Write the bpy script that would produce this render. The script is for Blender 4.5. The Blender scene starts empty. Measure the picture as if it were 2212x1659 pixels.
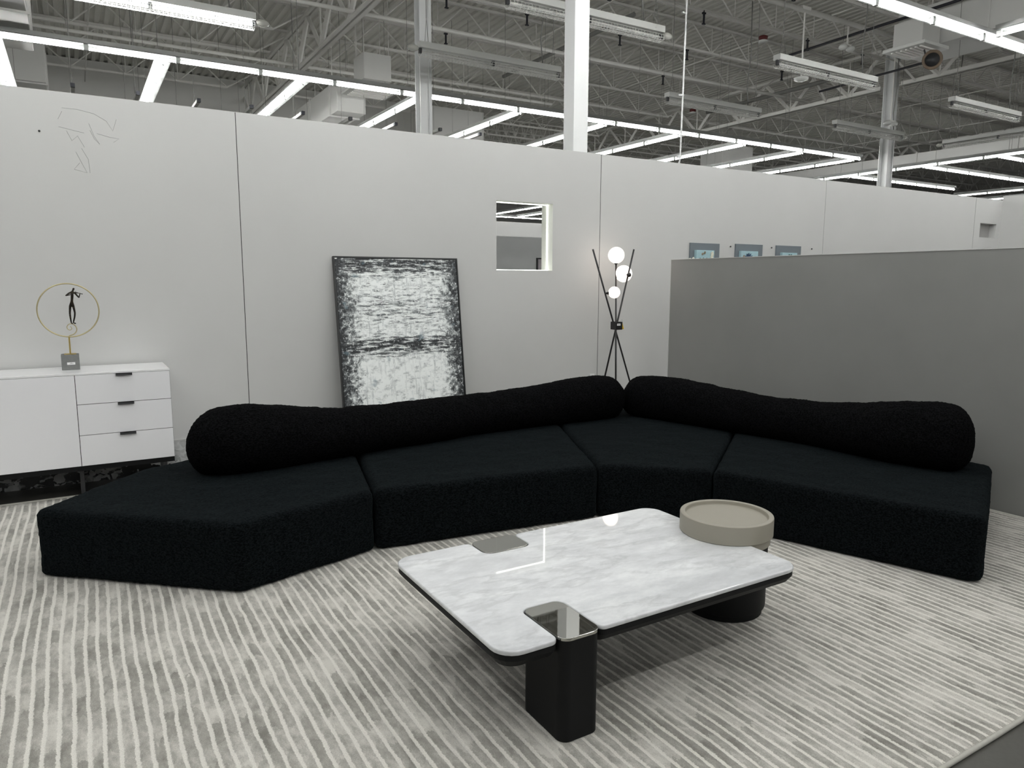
import bpy, bmesh, math, random
from mathutils import Vector, Matrix, noise
PI = math.pi
random.seed(7)
sc = bpy.context.scene
COL = sc.collection

# ------------------------------------------------------------------ materials
def lin(c):
    return tuple(((v/255)/12.92 if v/255 <= .04045 else ((v/255+.055)/1.055)**2.4) for v in c) + (1,)
def new_mat(name):
    m = bpy.data.materials.new(name); m.use_nodes = True
    nt = m.node_tree; b = nt.nodes['Principled BSDF']
    return m, nt, b
def N(nt, t, **kw):
    n = nt.nodes.new(t)
    for k, v in kw.items():
        if k in n.inputs: n.inputs[k].default_value = v
        else: setattr(n, k, v)
    return n
def L(nt, a, b): nt.links.new(a, b)
def math_n(nt, op, a=None, b=None, c=None, clamp=False):
    n = nt.nodes.new('ShaderNodeMath'); n.operation = op; n.use_clamp = clamp
    for i, v in enumerate((a, b, c)):
        if v is None: continue
        if isinstance(v, (int, float)): n.inputs[i].default_value = v
        else: L(nt, v, n.inputs[i])
    return n.outputs[0]
def mixc(nt, f, a, b, mode='MIX'):
    n = nt.nodes.new('ShaderNodeMix'); n.data_type = 'RGBA'; n.blend_type = mode
    for s, v in ((n.inputs[0], f), (n.inputs[6], a), (n.inputs[7], b)):
        if isinstance(v, (int, float, tuple)): s.default_value = v
        else: L(nt, v, s)
    return n.outputs[2]
def ramp(nt, fac, stops):
    n = nt.nodes.new('ShaderNodeValToRGB'); e = n.color_ramp.elements
    while len(e) < len(stops): e.new(.5)
    for i, (p, c) in enumerate(stops):
        e[i].position = p; e[i].color = c if len(c) == 4 else tuple(c)+(1,)
    L(nt, fac, n.inputs[0]); return n.outputs[0]
def mapping(nt, out, scale=(1,1,1), loc=(0,0,0), rot=(0,0,0)):
    n = nt.nodes.new('ShaderNodeMapping'); n.inputs['Scale'].default_value = scale
    n.inputs['Location'].default_value = loc; n.inputs['Rotation'].default_value = rot
    L(nt, out, n.inputs[0]); return n.outputs[0]
def bump(nt, b, h, strength=.2, dist=.01):
    n = nt.nodes.new('ShaderNodeBump'); n.inputs['Strength'].default_value = strength
    n.inputs['Distance'].default_value = dist; L(nt, h, n.inputs['Height']); L(nt, n.outputs[0], b.inputs['Normal'])
def noise_n(nt, vec, scale, detail=3, rough=.5):
    n = N(nt, 'ShaderNodeTexNoise'); n.inputs['Scale'].default_value = scale
    n.inputs['Detail'].default_value = detail; n.inputs['Roughness'].default_value = rough
    L(nt, vec, n.inputs['Vector']); return n.outputs[0]
def paint(name, c, rough=.5, var=.06, scale=3, metal=0, bmp=0, bscale=200, spec=.5):
    """painted / plain surface with a little mottling"""
    m, nt, b = new_mat(name)
    tc = N(nt, 'ShaderNodeTexCoord').outputs['Object']
    f = noise_n(nt, tc, scale, 4, .6)
    a = tuple(max(0, x*(1-var)) for x in c[:3])+(1,); d = tuple(min(1, x*(1+var)) for x in c[:3])+(1,)
    L(nt, ramp(nt, f, ((.3, a), (.7, d))), b.inputs['Base Color'])
    b.inputs['Roughness'].default_value = rough; b.inputs['Metallic'].default_value = metal
    b.inputs['Specular IOR Level'].default_value = spec
    if bmp: bump(nt, b, noise_n(nt, tc, bscale, 3, .6), bmp, .002)
    return m
def emit(name, c, s):
    m, nt, b = new_mat(name)
    b.inputs['Base Color'].default_value = (.8,.8,.8,1)
    tc = N(nt, 'ShaderNodeTexCoord').outputs['Object']
    f = noise_n(nt, tc, 4, 2)
    L(nt, mixc(nt, f, tuple(x*.96 for x in c[:3])+(1,), c), b.inputs['Emission Color'])
    b.inputs['Emission Strength'].default_value = s
    return m

M = {}
M['wall'] = paint('white_wall_paint', (.57,.57,.562,1), .6, .025, .8, bmp=.08, bscale=350)
M['reveal'] = paint('niche_paint', (.74,.75,.71,1), .6, .01)
M['graywall'] = paint('gray_wall_paint', (.235,.234,.228,1), .4, .06, 1.1, bmp=.05, bscale=250)
M['bldg'] = paint('building_wall', (.74,.74,.715,1), .8, .05, .4)
M['deck'] = paint('roof_deck', (.80,.79,.75,1), .7, .06, .7)
M['steel'] = paint('joist_paint', (.80,.79,.76,1), .6, .05, 2)
M['column'] = paint('column_paint', (.78,.79,.79,1), .45, .02, 2)
M['duct'] = paint('duct_paint', (.66,.66,.64,1), .6, .04, .8)
M['fixture'] = paint('fixture_enamel', (.74,.75,.73,1), .35, .02)
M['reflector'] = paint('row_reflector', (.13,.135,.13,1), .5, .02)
M['housing'] = paint('fixture_housing', (.45,.46,.45,1), .45, .03)
M['wire'] = paint('cage_wire', (.75,.75,.73,1), .4, .02)
M['cable'] = paint('gray_cable', (.2,.2,.19,1), .6, .1)
M['blackpipe'] = paint('black_pipe', (.012,.013,.02,1), .5, .1)
M['dead_tube'] = paint('unlit_tube', (.8,.8,.78,1), .15, .01)
M['glassball'] = paint('lamp_end_glass', (.62,.62,.58,1), .1, .02)
M['red'] = paint('detector_red', (.10,.008,.008,1), .5, .1)
M['horn'] = paint('speaker_tan', (.16,.11,.07,1), .5, .1)
M['tube'] = emit('lit_tube', (.995,1.0,.98,1), 24)
M['led'] = emit('led_strip', (.97,1.0,.90,1), 3.0)
M['globe'] = emit('glowing_globe', (1.0,.84,.72,1), 1.15)
M['blackmetal'] = paint('black_metal', (.008,.008,.009,1), .4, .1)
M['handle'] = paint('handle_gray', (.055,.056,.06,1), .4, .1)
M['gloss'] = paint('white_lacquer', (.86,.86,.885,1), .16, .01, 1)
M['glosstop'] = paint('white_lacquer_top', (.86,.86,.87,1), .12, .01, 1)
M['groove'] = paint('dark_groove', (.02,.02,.02,1), .9, .1)
M['gold'] = paint('gold_metal', (.62,.47,.16,1), .3, .1, 20, metal=.85)
M['brass'] = paint('ring_metal', (.50,.44,.26,1), .38, .1, 20, metal=.6)
M['conc'] = paint('cube_concrete', (.17,.175,.17,1), .8, .1, 30, bmp=.2)
M['label'] = paint('paper_label', (.8,.8,.8,1), .6, .01)
M['print'] = paint('label_print', (.1,.1,.1,1), .6, .01)
M['yellow'] = paint('yellow_tag', (.85,.58,.04,1), .5, .03)
M['lacquer_black'] = paint('black_wood', (.0045,.005,.0055,1), .55, .15, 6, bmp=.06, bscale=300, spec=.22)
M['taupe'] = paint('taupe_leather', (.30,.28,.235,1), .5, .02, 3, bmp=.05, bscale=600)
M['mat'] = paint('picture_mat', (.155,.18,.20,1), .6, .03)
M['sky'] = paint('picture_pale_blue', (.36,.53,.58,1), .6, .06, 12)
M['petal'] = paint('petal_cream', (.78,.77,.66,1), .5, .05)
M['petal_d'] = paint('petal_blue', (.03,.07,.13,1), .5, .1)
M['leafg'] = paint('leaf_teal', (.03,.12,.11,1), .5, .15)
M['twig'] = paint('twig_tan', (.28,.22,.15,1), .6, .1)
M['pencil'] = paint('pencil_gray', (.30,.30,.30,1), .7, .1)
M['frame'] = paint('painting_frame', (.012,.013,.014,1), .35, .1)
M['whiteframe'] = paint('inner_edge', (.6,.6,.6,1), .5, .05)

# bronze of the little figure
m, nt, b = new_mat('bronze'); M['bronze'] = m
tc = N(nt, 'ShaderNodeTexCoord').outputs['Object']
f = noise_n(nt, tc, 110, 4, .7)
L(nt, ramp(nt, f, ((.45, (.012,.010,.009,1)), (.62, (.05,.036,.02,1)), (.72, (.35,.27,.12,1)))), b.inputs['Base Color'])
b.inputs['Metallic'].default_value = .6; b.inputs['Roughness'].default_value = .38
bump(nt, b, f, .5, .002)

# mirror bronze glass caps of the table legs
m, nt, b = new_mat('smoked_mirror'); M['mirror'] = m
tc = N(nt, 'ShaderNodeTexCoord').outputs['Object']
L(nt, ramp(nt, noise_n(nt, tc, 3), ((.3, (.40,.395,.37,1)), (.7, (.43,.425,.40,1)))), b.inputs['Base Color'])
b.inputs['Metallic'].default_value = 1; b.inputs['Roughness'].default_value = .02

# concrete floor
m, nt, b = new_mat('concrete_floor'); M['floor'] = m
tc = N(nt, 'ShaderNodeTexCoord').outputs['Object']
f = noise_n(nt, tc, 1.3, 6, .6); f2 = noise_n(nt, tc, 60, 3, .7)
g = math_n(nt, 'ADD', math_n(nt, 'MULTIPLY', f, .8), math_n(nt, 'MULTIPLY', f2, .2))
L(nt, ramp(nt, g, ((.35, (.055,.054,.048,1)), (.6, (.092,.090,.080,1)))), b.inputs['Base Color'])
b.inputs['Roughness'].default_value = .35

# black chenille
def chenille(name, c1, c2, sheen=0):
    m, nt, b = new_mat(name)
    tc = N(nt, 'ShaderNodeTexCoord').outputs['Object']
    v1 = mapping(nt, tc, (50, 62, 100)); f1 = noise_n(nt, v1, 1.5, 4, .72)
    f2 = noise_n(nt, tc, 320, 3, .7)
    f = math_n(nt, 'ADD', math_n(nt, 'MULTIPLY', f1, .8), math_n(nt, 'MULTIPLY', f2, .2))
    L(nt, ramp(nt, f, ((.43, c1), (.57, c2))), b.inputs['Base Color'])
    b.inputs['Roughness'].default_value = .95; b.inputs['Specular IOR Level'].default_value = .04
    b.inputs['Sheen Weight'].default_value = sheen; b.inputs['Sheen Roughness'].default_value = .35
    b.inputs['Sheen Tint'].default_value = (.55,.75,.85,1)
    bump(nt, b, f, 1.0, .012)
    return m
M['seat'] = chenille('black_chenille_seat', (.0003,.0006,.0008,1), (.0085,.0108,.0118,1), .03)
M['bolster'] = chenille('black_chenille_bolster', (.0002,.0003,.0004,1), (.0075,.0076,.0084,1))

# marble table top
m, nt, b = new_mat('gray_white_marble'); M['marble'] = m
tc = N(nt, 'ShaderNodeTexCoord').outputs['Object']
v = mapping(nt, tc, (1.2, 3.0, 1), rot=(0, 0, .95))
wn = N(nt, 'ShaderNodeTexNoise'); wn.inputs['Scale'].default_value = 2.2; wn.inputs['Detail'].default_value = 5
L(nt, v, wn.inputs['Vector'])
wv = mixc(nt, .22, v, wn.outputs['Color'], 'ADD')
f = noise_n(nt, wv, 2.0, 8, .62)
f2 = noise_n(nt, mapping(nt, tc, (1,2,1), rot=(0,0,.9)), 14, 6, .7)
f3 = math_n(nt, 'ABSOLUTE', math_n(nt, 'SUBTRACT', noise_n(nt, wv, 1.4, 6, .6), .5))
vein = math_n(nt, 'SUBTRACT', 1.0, math_n(nt, 'MULTIPLY', f3, 26), clamp=True)
g = math_n(nt, 'ADD', math_n(nt, 'MULTIPLY', f, .72), math_n(nt, 'MULTIPLY', f2, .28))
c = ramp(nt, g, ((.30, (.53,.54,.56,1)), (.48, (.66,.67,.69,1)), (.62, (.80,.81,.82,1))))
c = mixc(nt, math_n(nt, 'MULTIPLY', vein, .30), c, (.36,.37,.385,1))
L(nt, c, b.inputs['Base Color']); b.inputs['Roughness'].default_value = .02
b.inputs['IOR'].default_value = 1.6; b.inputs['Coat Weight'].default_value = .1; b.inputs['Coat Roughness'].default_value = .02

# black marble baseboard with white shards
m, nt, b = new_mat('black_white_marble'); M['blackmarble'] = m
tc = N(nt, 'ShaderNodeTexCoord').outputs['Object']
wn = N(nt, 'ShaderNodeTexNoise'); wn.inputs['Scale'].default_value = 9; wn.inputs['Detail'].default_value = 3
L(nt, tc, wn.inputs['Vector'])
wv = mixc(nt, .16, tc, wn.outputs['Color'], 'ADD')
vo = N(nt, 'ShaderNodeTexVoronoi'); vo.inputs['Scale'].default_value = 24; L(nt, mapping(nt, wv, (1,1,1.7), rot=(0,.7,0)), vo.inputs['Vector'])
patch = noise_n(nt, mapping(nt, tc, loc=(3.1,0,0)), 3.6, 3, .6)
rnd = N(nt, 'ShaderNodeSeparateColor'); L(nt, vo.outputs['Color'], rnd.inputs[0])
bx_ = N(nt, 'ShaderNodeSeparateXYZ'); L(nt, tc, bx_.inputs[0])
bias = math_n(nt, 'MAXIMUM', math_n(nt, 'SUBTRACT', .24, math_n(nt, 'MULTIPLY', math_n(nt, 'ABSOLUTE', math_n(nt, 'SUBTRACT', bx_.outputs[0], .74)), .9)), 0.0)
g = math_n(nt, 'ADD', math_n(nt, 'ADD', math_n(nt, 'MULTIPLY', rnd.outputs[0], .35), patch), math_n(nt, 'MULTIPLY', bias, 1.5))
L(nt, ramp(nt, g, ((.66, (.006,.007,.007,1)), (.69, (.35,.36,.36,1)), (.9, (.62,.63,.63,1)))), b.inputs['Base Color'])
b.inputs['Roughness'].default_value = .25

# striped rug : UV u = stripe index, v = metres along the stripe
m, nt, b = new_mat('striped_rug'); M['rug'] = m
uv = N(nt, 'ShaderNodeUVMap').outputs[0]
sp = N(nt, 'ShaderNodeSeparateXYZ'); L(nt, uv, sp.inputs[0])
tc = N(nt, 'ShaderNodeTexCoord').outputs['Object']
jit = math_n(nt, 'MULTIPLY', math_n(nt, 'SUBTRACT', noise_n(nt, tc, 75, 4, .7), .5), .30)
u = math_n(nt, 'ADD', sp.outputs[0], jit)
fr = math_n(nt, 'FRACT', u)
d = math_n(nt, 'ABSOLUTE', math_n(nt, 'SUBTRACT', fr, .5))       # 0 at stripe centre
mask = math_n(nt, 'MULTIPLY', math_n(nt, 'SUBTRACT', .185, d), 16, clamp=True)
blot = noise_n(nt, mapping(nt, tc, (7, 2.6, 1)), 1.3, 5, .65)
fine = noise_n(nt, tc, 260, 3, .7)
midn = noise_n(nt, mapping(nt, tc, (30, 16, 1)), 1.0, 4, .7)
cell = N(nt, 'ShaderNodeTexWhiteNoise'); cell.noise_dimensions = '2D'
cv = N(nt, 'ShaderNodeCombineXYZ'); L(nt, math_n(nt, 'FLOOR', math_n(nt, 'ADD', u, .5)), cv.inputs[0])
L(nt, math_n(nt, 'FLOOR', math_n(nt, 'ADD', math_n(nt, 'MULTIPLY', sp.outputs[1], 7), math_n(nt, 'MULTIPLY', blot, 3))), cv.inputs[1])
L(nt, cv.outputs[0], cell.inputs['Vector'])
g = math_n(nt, 'ADD', math_n(nt, 'ADD', math_n(nt, 'MULTIPLY', blot, .42), math_n(nt, 'MULTIPLY', math_n(nt, 'ADD', fine, midn), .24)), math_n(nt, 'MULTIPLY', cell.outputs[0], .10))
gap = ramp(nt, g, ((.38, (.205,.196,.176,1)), (.50, (.375,.362,.33,1)), (.60, (.60,.58,.535,1))))
lt = ramp(nt, fine, ((.3, (.57,.55,.505,1)), (.7, (.80,.78,.73,1))))
c = mixc(nt, mask, gap, lt)
L(nt, c, b.inputs['Base Color']); b.inputs['Roughness'].default_value = .9
b.inputs['Specular IOR Level'].default_value = .15
b.inputs['Sheen Weight'].default_value = .15; b.inputs['Sheen Roughness'].default_value = .5
bump(nt, b, fine, .6, .004)
M['binding'] = paint('rug_binding', (.46,.45,.41,1), .9, .06, 40, bmp=.4, bscale=300)

# abstract painting; UV 0..1 over the canvas
m, nt, b = new_mat('abstract_canvas'); M['canvas'] = m
uv = N(nt, 'ShaderNodeUVMap').outputs[0]
sp = N(nt, 'ShaderNodeSeparateXYZ'); L(nt, uv, sp.inputs[0]); U, Vv = sp.outputs[0], sp.outputs[1]
nH = noise_n(nt, mapping(nt, uv, (5, 42, 1)), 1.5, 6, .68)       # horizontal strokes
nH2 = noise_n(nt, mapping(nt, uv, (14, 90, 1), loc=(3, 1, 0)), 1.0, 3, .6)
nV = noise_n(nt, mapping(nt, uv, (30, 4, 1), loc=(1, 7, 0)), 1.4, 6, .65)  # vertical streaks
nB = noise_n(nt, mapping(nt, uv, (9, 12, 1)), 2.2, 6, .75)       # splotches
du = math_n(nt, 'ABSOLUTE', math_n(nt, 'SUBTRACT', U, .5))
edge = math_n(nt, 'MULTIPLY', math_n(nt, 'SUBTRACT', math_n(nt, 'ADD', du, math_n(nt, 'MULTIPLY', math_n(nt, 'SUBTRACT', nB, .5), .60)), .325), 7, clamp=True)
def band(c0, w, s):
    return math_n(nt, 'MULTIPLY', math_n(nt, 'SUBTRACT', w, math_n(nt, 'ABSOLUTE', math_n(nt, 'SUBTRACT', Vv, c0))), s, clamp=True)
mid = band(.545, .10, 12); top = band(.975, .13, 10); mid2 = math_n(nt, 'MULTIPLY', band(.74, .16, 8), .60)
horiz = math_n(nt, 'MAXIMUM', math_n(nt, 'MAXIMUM', mid, top), mid2)
hs = math_n(nt, 'MULTIPLY', math_n(nt, 'SUBTRACT', math_n(nt, 'ADD', nH, math_n(nt, 'MULTIPLY', horiz, .17)), .575), 8, clamp=True)
hs2 = math_n(nt, 'MULTIPLY', math_n(nt, 'SUBTRACT', nH2, .565), 10, clamp=True)
hs2 = math_n(nt, 'MULTIPLY', hs2, math_n(nt, 'GREATER_THAN', Vv, .50))
vs = math_n(nt, 'MULTIPLY', math_n(nt, 'SUBTRACT', nV, .53), 5, clamp=True)
vs = math_n(nt, 'MULTIPLY', vs, .42)
dark = math_n(nt, 'MAXIMUM', math_n(nt, 'MULTIPLY', hs, math_n(nt, 'ADD', .15, math_n(nt, 'MULTIPLY', horiz, .85))), math_n(nt, 'MULTIPLY', hs2, .55))
dark = math_n(nt, 'MAXIMUM', dark, vs)
dab = noise_n(nt, mapping(nt, uv, (7, 16, 1), loc=(2, 8, 0)), 2.0, 4, .7)
dark = math_n(nt, 'MAXIMUM', dark, math_n(nt, 'MULTIPLY', math_n(nt, 'MULTIPLY', math_n(nt, 'SUBTRACT', dab, .50), 6, clamp=True), .30))
dark = math_n(nt, 'MAXIMUM', dark, math_n(nt, 'MULTIPLY', edge, math_n(nt, 'ADD', .62, math_n(nt, 'MULTIPLY', nB, .5))))
fleck = noise_n(nt, mapping(nt, uv, (30, 38, 1), loc=(5, 2, 0)), 1.5, 5, .8)
fl = math_n(nt, 'MULTIPLY', math_n(nt, 'SUBTRACT', fleck, .55), 14, clamp=True)
dark = math_n(nt, 'SUBTRACT', dark, math_n(nt, 'MULTIPLY', fl, .75), clamp=True)
c = ramp(nt, dark, ((0, (.92,.95,.94,1)), (.22, (.60,.63,.63,1)), (.5, (.19,.205,.21,1)), (.9, (.016,.019,.022,1))))
blue = math_n(nt, 'MULTIPLY', math_n(nt, 'SUBTRACT', noise_n(nt, mapping(nt, uv, (5, 9, 1), loc=(9, 4, 0)), 2, 2, .5), .66), 12, clamp=True)
c = mixc(nt, math_n(nt, 'MULTIPLY', blue, .5), c, (.13,.22,.27,1))
L(nt, c, b.inputs['Base Color']); b.inputs['Roughness'].default_value = .4
bump(nt, b, math_n(nt, 'ADD', dark, fleck), .5, .004)

# ------------------------------------------------------------------ mesh helpers
class MB:
    def __init__(s): s.v = []; s.f = []; s.mi = []; s.cur = 0
    def add(s, vs, fs):
        o = len(s.v); s.v += [tuple(p) for p in vs]
        for f in fs: s.f.append([i+o for i in f]); s.mi.append(s.cur)
        return s
    def box(s, x0, x1, y0, y1, z0, z1):
        v = [(x0,y0,z0),(x1,y0,z0),(x1,y1,z0),(x0,y1,z0),(x0,y0,z1),(x1,y0,z1),(x1,y1,z1),(x0,y1,z1)]
        return s.add(v, [(0,3,2,1),(4,5,6,7),(0,1,5,4),(1,2,6,5),(2,3,7,6),(3,0,4,7)])
    def tube(s, pts, r, n=8, closed=False, caps=True):
        pts = [Vector(p) for p in pts]; k = len(pts); rs = r if isinstance(r, (list, tuple)) else [r]*k
        up = None; rings = []
        for i, p in enumerate(pts):
            a = pts[i-1] if (i or closed) else p; c = pts[(i+1) % k] if (i < k-1 or closed) else p
            t = (c-a).normalized()
            if up is None:
                up = Vector((0,0,1)) if abs(t.z) < .9 else Vector((1,0,0))
            up = (up - t*up.dot(t))
            if up.length < 1e-6: up = Vector((1,0,0)) - t*t.x
            up.normalize(); w = t.cross(up)
            rings.append([p + (up*math.cos(2*PI*j/n)+w*math.sin(2*PI*j/n))*rs[i] for j in range(n)])
        v = [q for R in rings for q in R]; f = []
        for i in range(k if closed else k-1):
            a = i*n; c = ((i+1) % k)*n
            for j in range(n): f.append((a+j, a+(j+1)%n, c+(j+1)%n, c+j))
        if caps and not closed:
            f.append(tuple(range(n))[::-1]); f.append(tuple((k-1)*n+j for j in range(n)))
        return s.add(v, f)
    def bar(s, p, q, w): return s.tube([p, q], w*.7071, 4)
    def lathe(s, prof, c=(0,0,0), n=32):
        v = []; f = []; k = len(prof)
        for r, z in prof:
            for j in range(n): v.append((c[0]+r*math.cos(2*PI*j/n), c[1]+r*math.sin(2*PI*j/n), c[2]+z))
        for i in range(k-1):
            for j in range(n): f.append((i*n+j, i*n+(j+1)%n, (i+1)*n+(j+1)%n, (i+1)*n+j))
        f.append(tuple(range(n))[::-1]); f.append(tuple((k-1)*n+j for j in range(n)))
        return s.add(v, f)
    def prism(s, poly, z0, z1):
        n = len(poly); v = [(x,y,z0) for x,y in poly]+[(x,y,z1) for x,y in poly]
        return s.add(v, [tuple(range(n))[::-1], tuple(range(n, 2*n))]+[(j,(j+1)%n,n+(j+1)%n,n+j) for j in range(n)])
    def sphere(s, c, r, n=16, sz=1):
        k = n//2; prof = [(max(r*math.sin(PI*i/k), 1e-4), -r*sz*math.cos(PI*i/k)) for i in range(k+1)]
        return s.lathe(prof, c, n)
    def ellip(s, c, rad, n=12):
        o = len(s.v); s.sphere((0,0,0), 1, n)
        for i in range(o, len(s.v)):
            p = s.v[i]; s.v[i] = (c[0]+p[0]*rad[0], c[1]+p[1]*rad[1], c[2]+p[2]*rad[2])
        return s
    def mesh(s, name, mats, smooth=False):
        me = bpy.data.meshes.new(name); me.from_pydata(s.v, [], s.f)
        for m in (mats if isinstance(mats, (list, tuple)) else [mats]): me.materials.append(m)
        if len(me.materials) > 1: me.polygons.foreach_set('material_index', s.mi)
        if smooth: me.shade_smooth()
        me.update(); return me
    def build(s, name, mats, parent=None, smooth=False, bevel=0, seg=2, **kw):
        o = bpy.data.objects.new(name, s.mesh(name, mats, smooth)); COL.objects.link(o)
        if parent: o.parent = parent
        if bevel:
            md = o.modifiers.new('bevel', 'BEVEL'); md.width = bevel; md.segments = seg; md.limit_method = 'ANGLE'; md.angle_limit = .6
            o.data.shade_smooth(); wn = o.modifiers.new('wn', 'WEIGHTED_NORMAL'); wn.keep_sharp = True
        for k, v in kw.items(): o[k] = v
        return o
def thing(name, label, cat, loc=(0,0,0), rz=0, group=None):
    o = bpy.data.objects.new(name, None); COL.objects.link(o); o.location = loc; o.rotation_euler = (0,0,rz)
    o.empty_display_size = .1
    o['label'] = label; o['category'] = cat
    if group: o['group'] = group
    return o
def tag(o, label, cat, group=None):
    o['label'] = label; o['category'] = cat
    if group: o['group'] = group
    return o
def struct(name, mb, mat, **kw):
    o = mb.build(name, mat, **kw); o['kind'] = 'structure'; return o
def inst(name, me, parent, loc=(0,0,0), rot=(0,0,0)):
    o = bpy.data.objects.new(name, me); COL.objects.link(o); o.parent = parent; o.location = loc; o.rotation_euler = rot; return o
def rrect(x0, x1, y0, y1, r, n=8):
    p = []
    for cx, cy, a0 in ((x1-r,y1-r,0),(x0+r,y1-r,90),(x0+r,y0+r,180),(x1-r,y0+r,270)):
        for i in range(n+1):
            a = math.radians(a0+90*i/n); p.append((cx+r*math.cos(a), cy+r*math.sin(a)))
    return p
def round_poly(P, rads, n=8):
    out = []; k = len(P)
    for i in range(k):
        p = Vector(P[i]); a = Vector(P[i-1]); c = Vector(P[(i+1) % k]); r = rads[i] if isinstance(rads, (list, tuple)) else rads
        if r <= 0: out.append(tuple(p)); continue
        d1 = (a-p).normalized(); d2 = (c-p).normalized(); ang = d1.angle(d2)
        t = r/math.tan(ang/2); t = min(t, (a-p).length*.49, (c-p).length*.49); r2 = t*math.tan(ang/2)
        cen = p + (d1+d2).normalized()*(r2/math.sin(ang/2))
        s = p+d1*t-cen; e = p+d2*t-cen
        a0 = math.atan2(s.y, s.x); a1 = math.atan2(e.y, e.x); da = (a1-a0+PI) % (2*PI)-PI
        for j in range(n+1):
            q = a0+da*j/n; out.append((cen.x+r2*math.cos(q), cen.y+r2*math.sin(q)))
    return out

# ------------------------------------------------------------------ building shell
WY = 6.618                 # face of the white partition
struct('floor', MB().box(-14, 58, -16, 46, -.2, -.012), M['floor'])
# roof deck: corrugated sheet, ribs along Y
mb = MB(); x = -14.0; vs = []
while x < 58:
    for dx, dz in ((0,0),(.085,0),(.105,.05),(.18,.05)): vs.append((x+dx, dz))
    x += .2
v = [(a, -16, 7.6+dz) for a, dz in vs]+[(a, 46, 7.6+dz) for a, dz in vs]; n_ = len(vs)
mb.add(v, [(i, i+n_, i+1+n_, i+1) for i in range(n_-1)])
struct('ceiling', mb, M['deck'])
struct('ceiling', MB().box(-14, 58, -16, 46, 7.66, 7.8), M['deck'])
struct('wall_north', MB().box(-14, 12.4, 24, 24.3, -.012, 7.6), M['bldg'])
struct('wall_inner', MB().box(12.1, 12.4, 24.3, 46, -.012, 7.6), M['bldg'])
struct('wall_far', MB().box(12.4, 58, 45.7, 46, -.012, 7.6), M['bldg'])
struct('wall_west', MB().box(-14.3, -14, -16, 24.3, -.012, 7.6), M['bldg'])
struct('wall_east', MB().box(58, 58.3, -16, 46, -.012, 7.6), M['bldg'])
struct('wall_south', MB().box(-14, 58, -16.3, -16, -.012, 7.6), M['bldg'])

# white partition, panel by panel with thin joints
T = .218; HW = 3.0
def wall_panel(x0, x1, holes=()):
    mb = MB()
    if not holes: mb.box(x0, x1, WY, WY+T, -.012, HW)
    for (a, b_, c, d, depth) in holes:
        mb.box(x0, a, WY, WY+T, -.012, HW).box(b_, x1, WY, WY+T, -.012, HW)
        mb.box(a, b_, WY, WY+T, -.012, c).box(a, b_, WY, WY+T, d, HW)
        if depth: mb.box(a, b_, WY+depth, WY+T, c, d)
    return struct('wall_back', mb, M['wall'])
wall_panel(-2.65, 1.2435)
wall_panel(1.2495, 5.105, [(3.766, 4.470, 1.713, 2.425, 0)])
wall_panel(5.113, 9.037)
wall_panel(9.044, 12.945)
wall_panel(12.955, 13.8, [(13.14, 13.66, 2.357, 2.592, .11)])
wall_panel(-6.5, -2.654)
for q, (xa, xb) in enumerate(((1.2435,1.2495),(5.105,5.113),(9.037,9.044),(12.945,12.955),(-2.654,-2.65))):
    struct('trim_%d' % (q+3), MB().box(xa, xb, WY+.004, WY+T-.004, -.012, HW-.004), M['groove'])  # dark strip filling each joint, its black stands in for the gap's shade
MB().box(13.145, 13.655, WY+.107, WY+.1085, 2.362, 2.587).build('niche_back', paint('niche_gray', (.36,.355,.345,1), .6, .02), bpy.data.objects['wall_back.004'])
# return wall at the far right end of the partition, running toward the viewer
struct('wall_right', MB().box(13.8, 14.0, -1, WY, -.012, 3.07), M['wall'])
# gray partition
struct('wall_gray', MB().box(5.479, 5.58, -1.5, 5.845, -.012, 1.83), M['graywall'])
struct('trim_1', MB().box(5.474, 5.585, -1.5, 5.853, 1.83, 1.836).box(5.476, 5.583, 5.845, 5.853, -.012, 1.83), M['wall'])
# dark marble baseboard
struct('baseboard_back', MB().box(-6.5, 13.8, WY-.012, WY, -.012, .25), M['blackmarble'])
struct('trim_2', MB().box(-6.5, 13.8, WY-.016, WY, .25, .264), M['wall'])
# reveal of the square opening with its LED channel
w = MB(); a, b_, c, d = 3.766, 4.470, 1.713, 2.425
w.box(a, b_, WY+.002, WY+T-.002, c-.001, c+.003).box(a, b_, WY+.002, WY+T-.002, d-.003, d+.001)
w.box(a-.001, a+.003, WY+.002, WY+T-.002, c, d).box(b_-.003, b_+.001, WY+.002, WY+T-.002, c, d)
win = struct('window_1', w, M['reveal'])
y0, y1 = WY+.098, WY+.112
led = MB().box(a+.003, b_-.003, y0, y1, d-.010, d-.003).box(b_-.010, b_-.003, y0, y1, c+.003, d-.003).box(a+.003, b_-.003, y0, y1, c+.003, c+.010).box(a+.003, a+.010, y0, y1, c+.003, d-.003)
led.build('led_strip', M['led'], win)
# rooms seen through the opening, plus an added blocker
struct('wall_or_blocker_beyond', MB().box(5.5, 12, 14.9, 15.05, -.012, 2.98), M['wall'])
struct('wall_or_blocker_beyond', MB().box(4.8, 9.6, 11.4, 11.52, -.012, 2.40), paint('beyond_gray', (.52,.53,.53,1), .5, .03))
struct('wall_or_blocker_beyond', MB().box(3.9, 8.2, 8.45, 8.6, 2.72, 3.28).box(3.7, 3.9, 8.45, 8.6, -.012, 3.28).box(8.2, 8.4, 8.45, 8.6, -.012, 3.28), M['wall'])  # unseen header frame, added to block the light row's reflection in the table
pf = thing('framed_picture', 'dark framed picture hanging on the gray wall seen through the square opening', 'picture', (7.497, 11.39, 1.529))
MB().box(-.16,.16,-.02,.01,0,.025).box(-.16,.16,-.02,.01,.475,.5).box(-.16,-.135,-.02,.01,.025,.475).box(.135,.16,-.02,.01,.025,.475).build('frame', M['frame'], pf)
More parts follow.
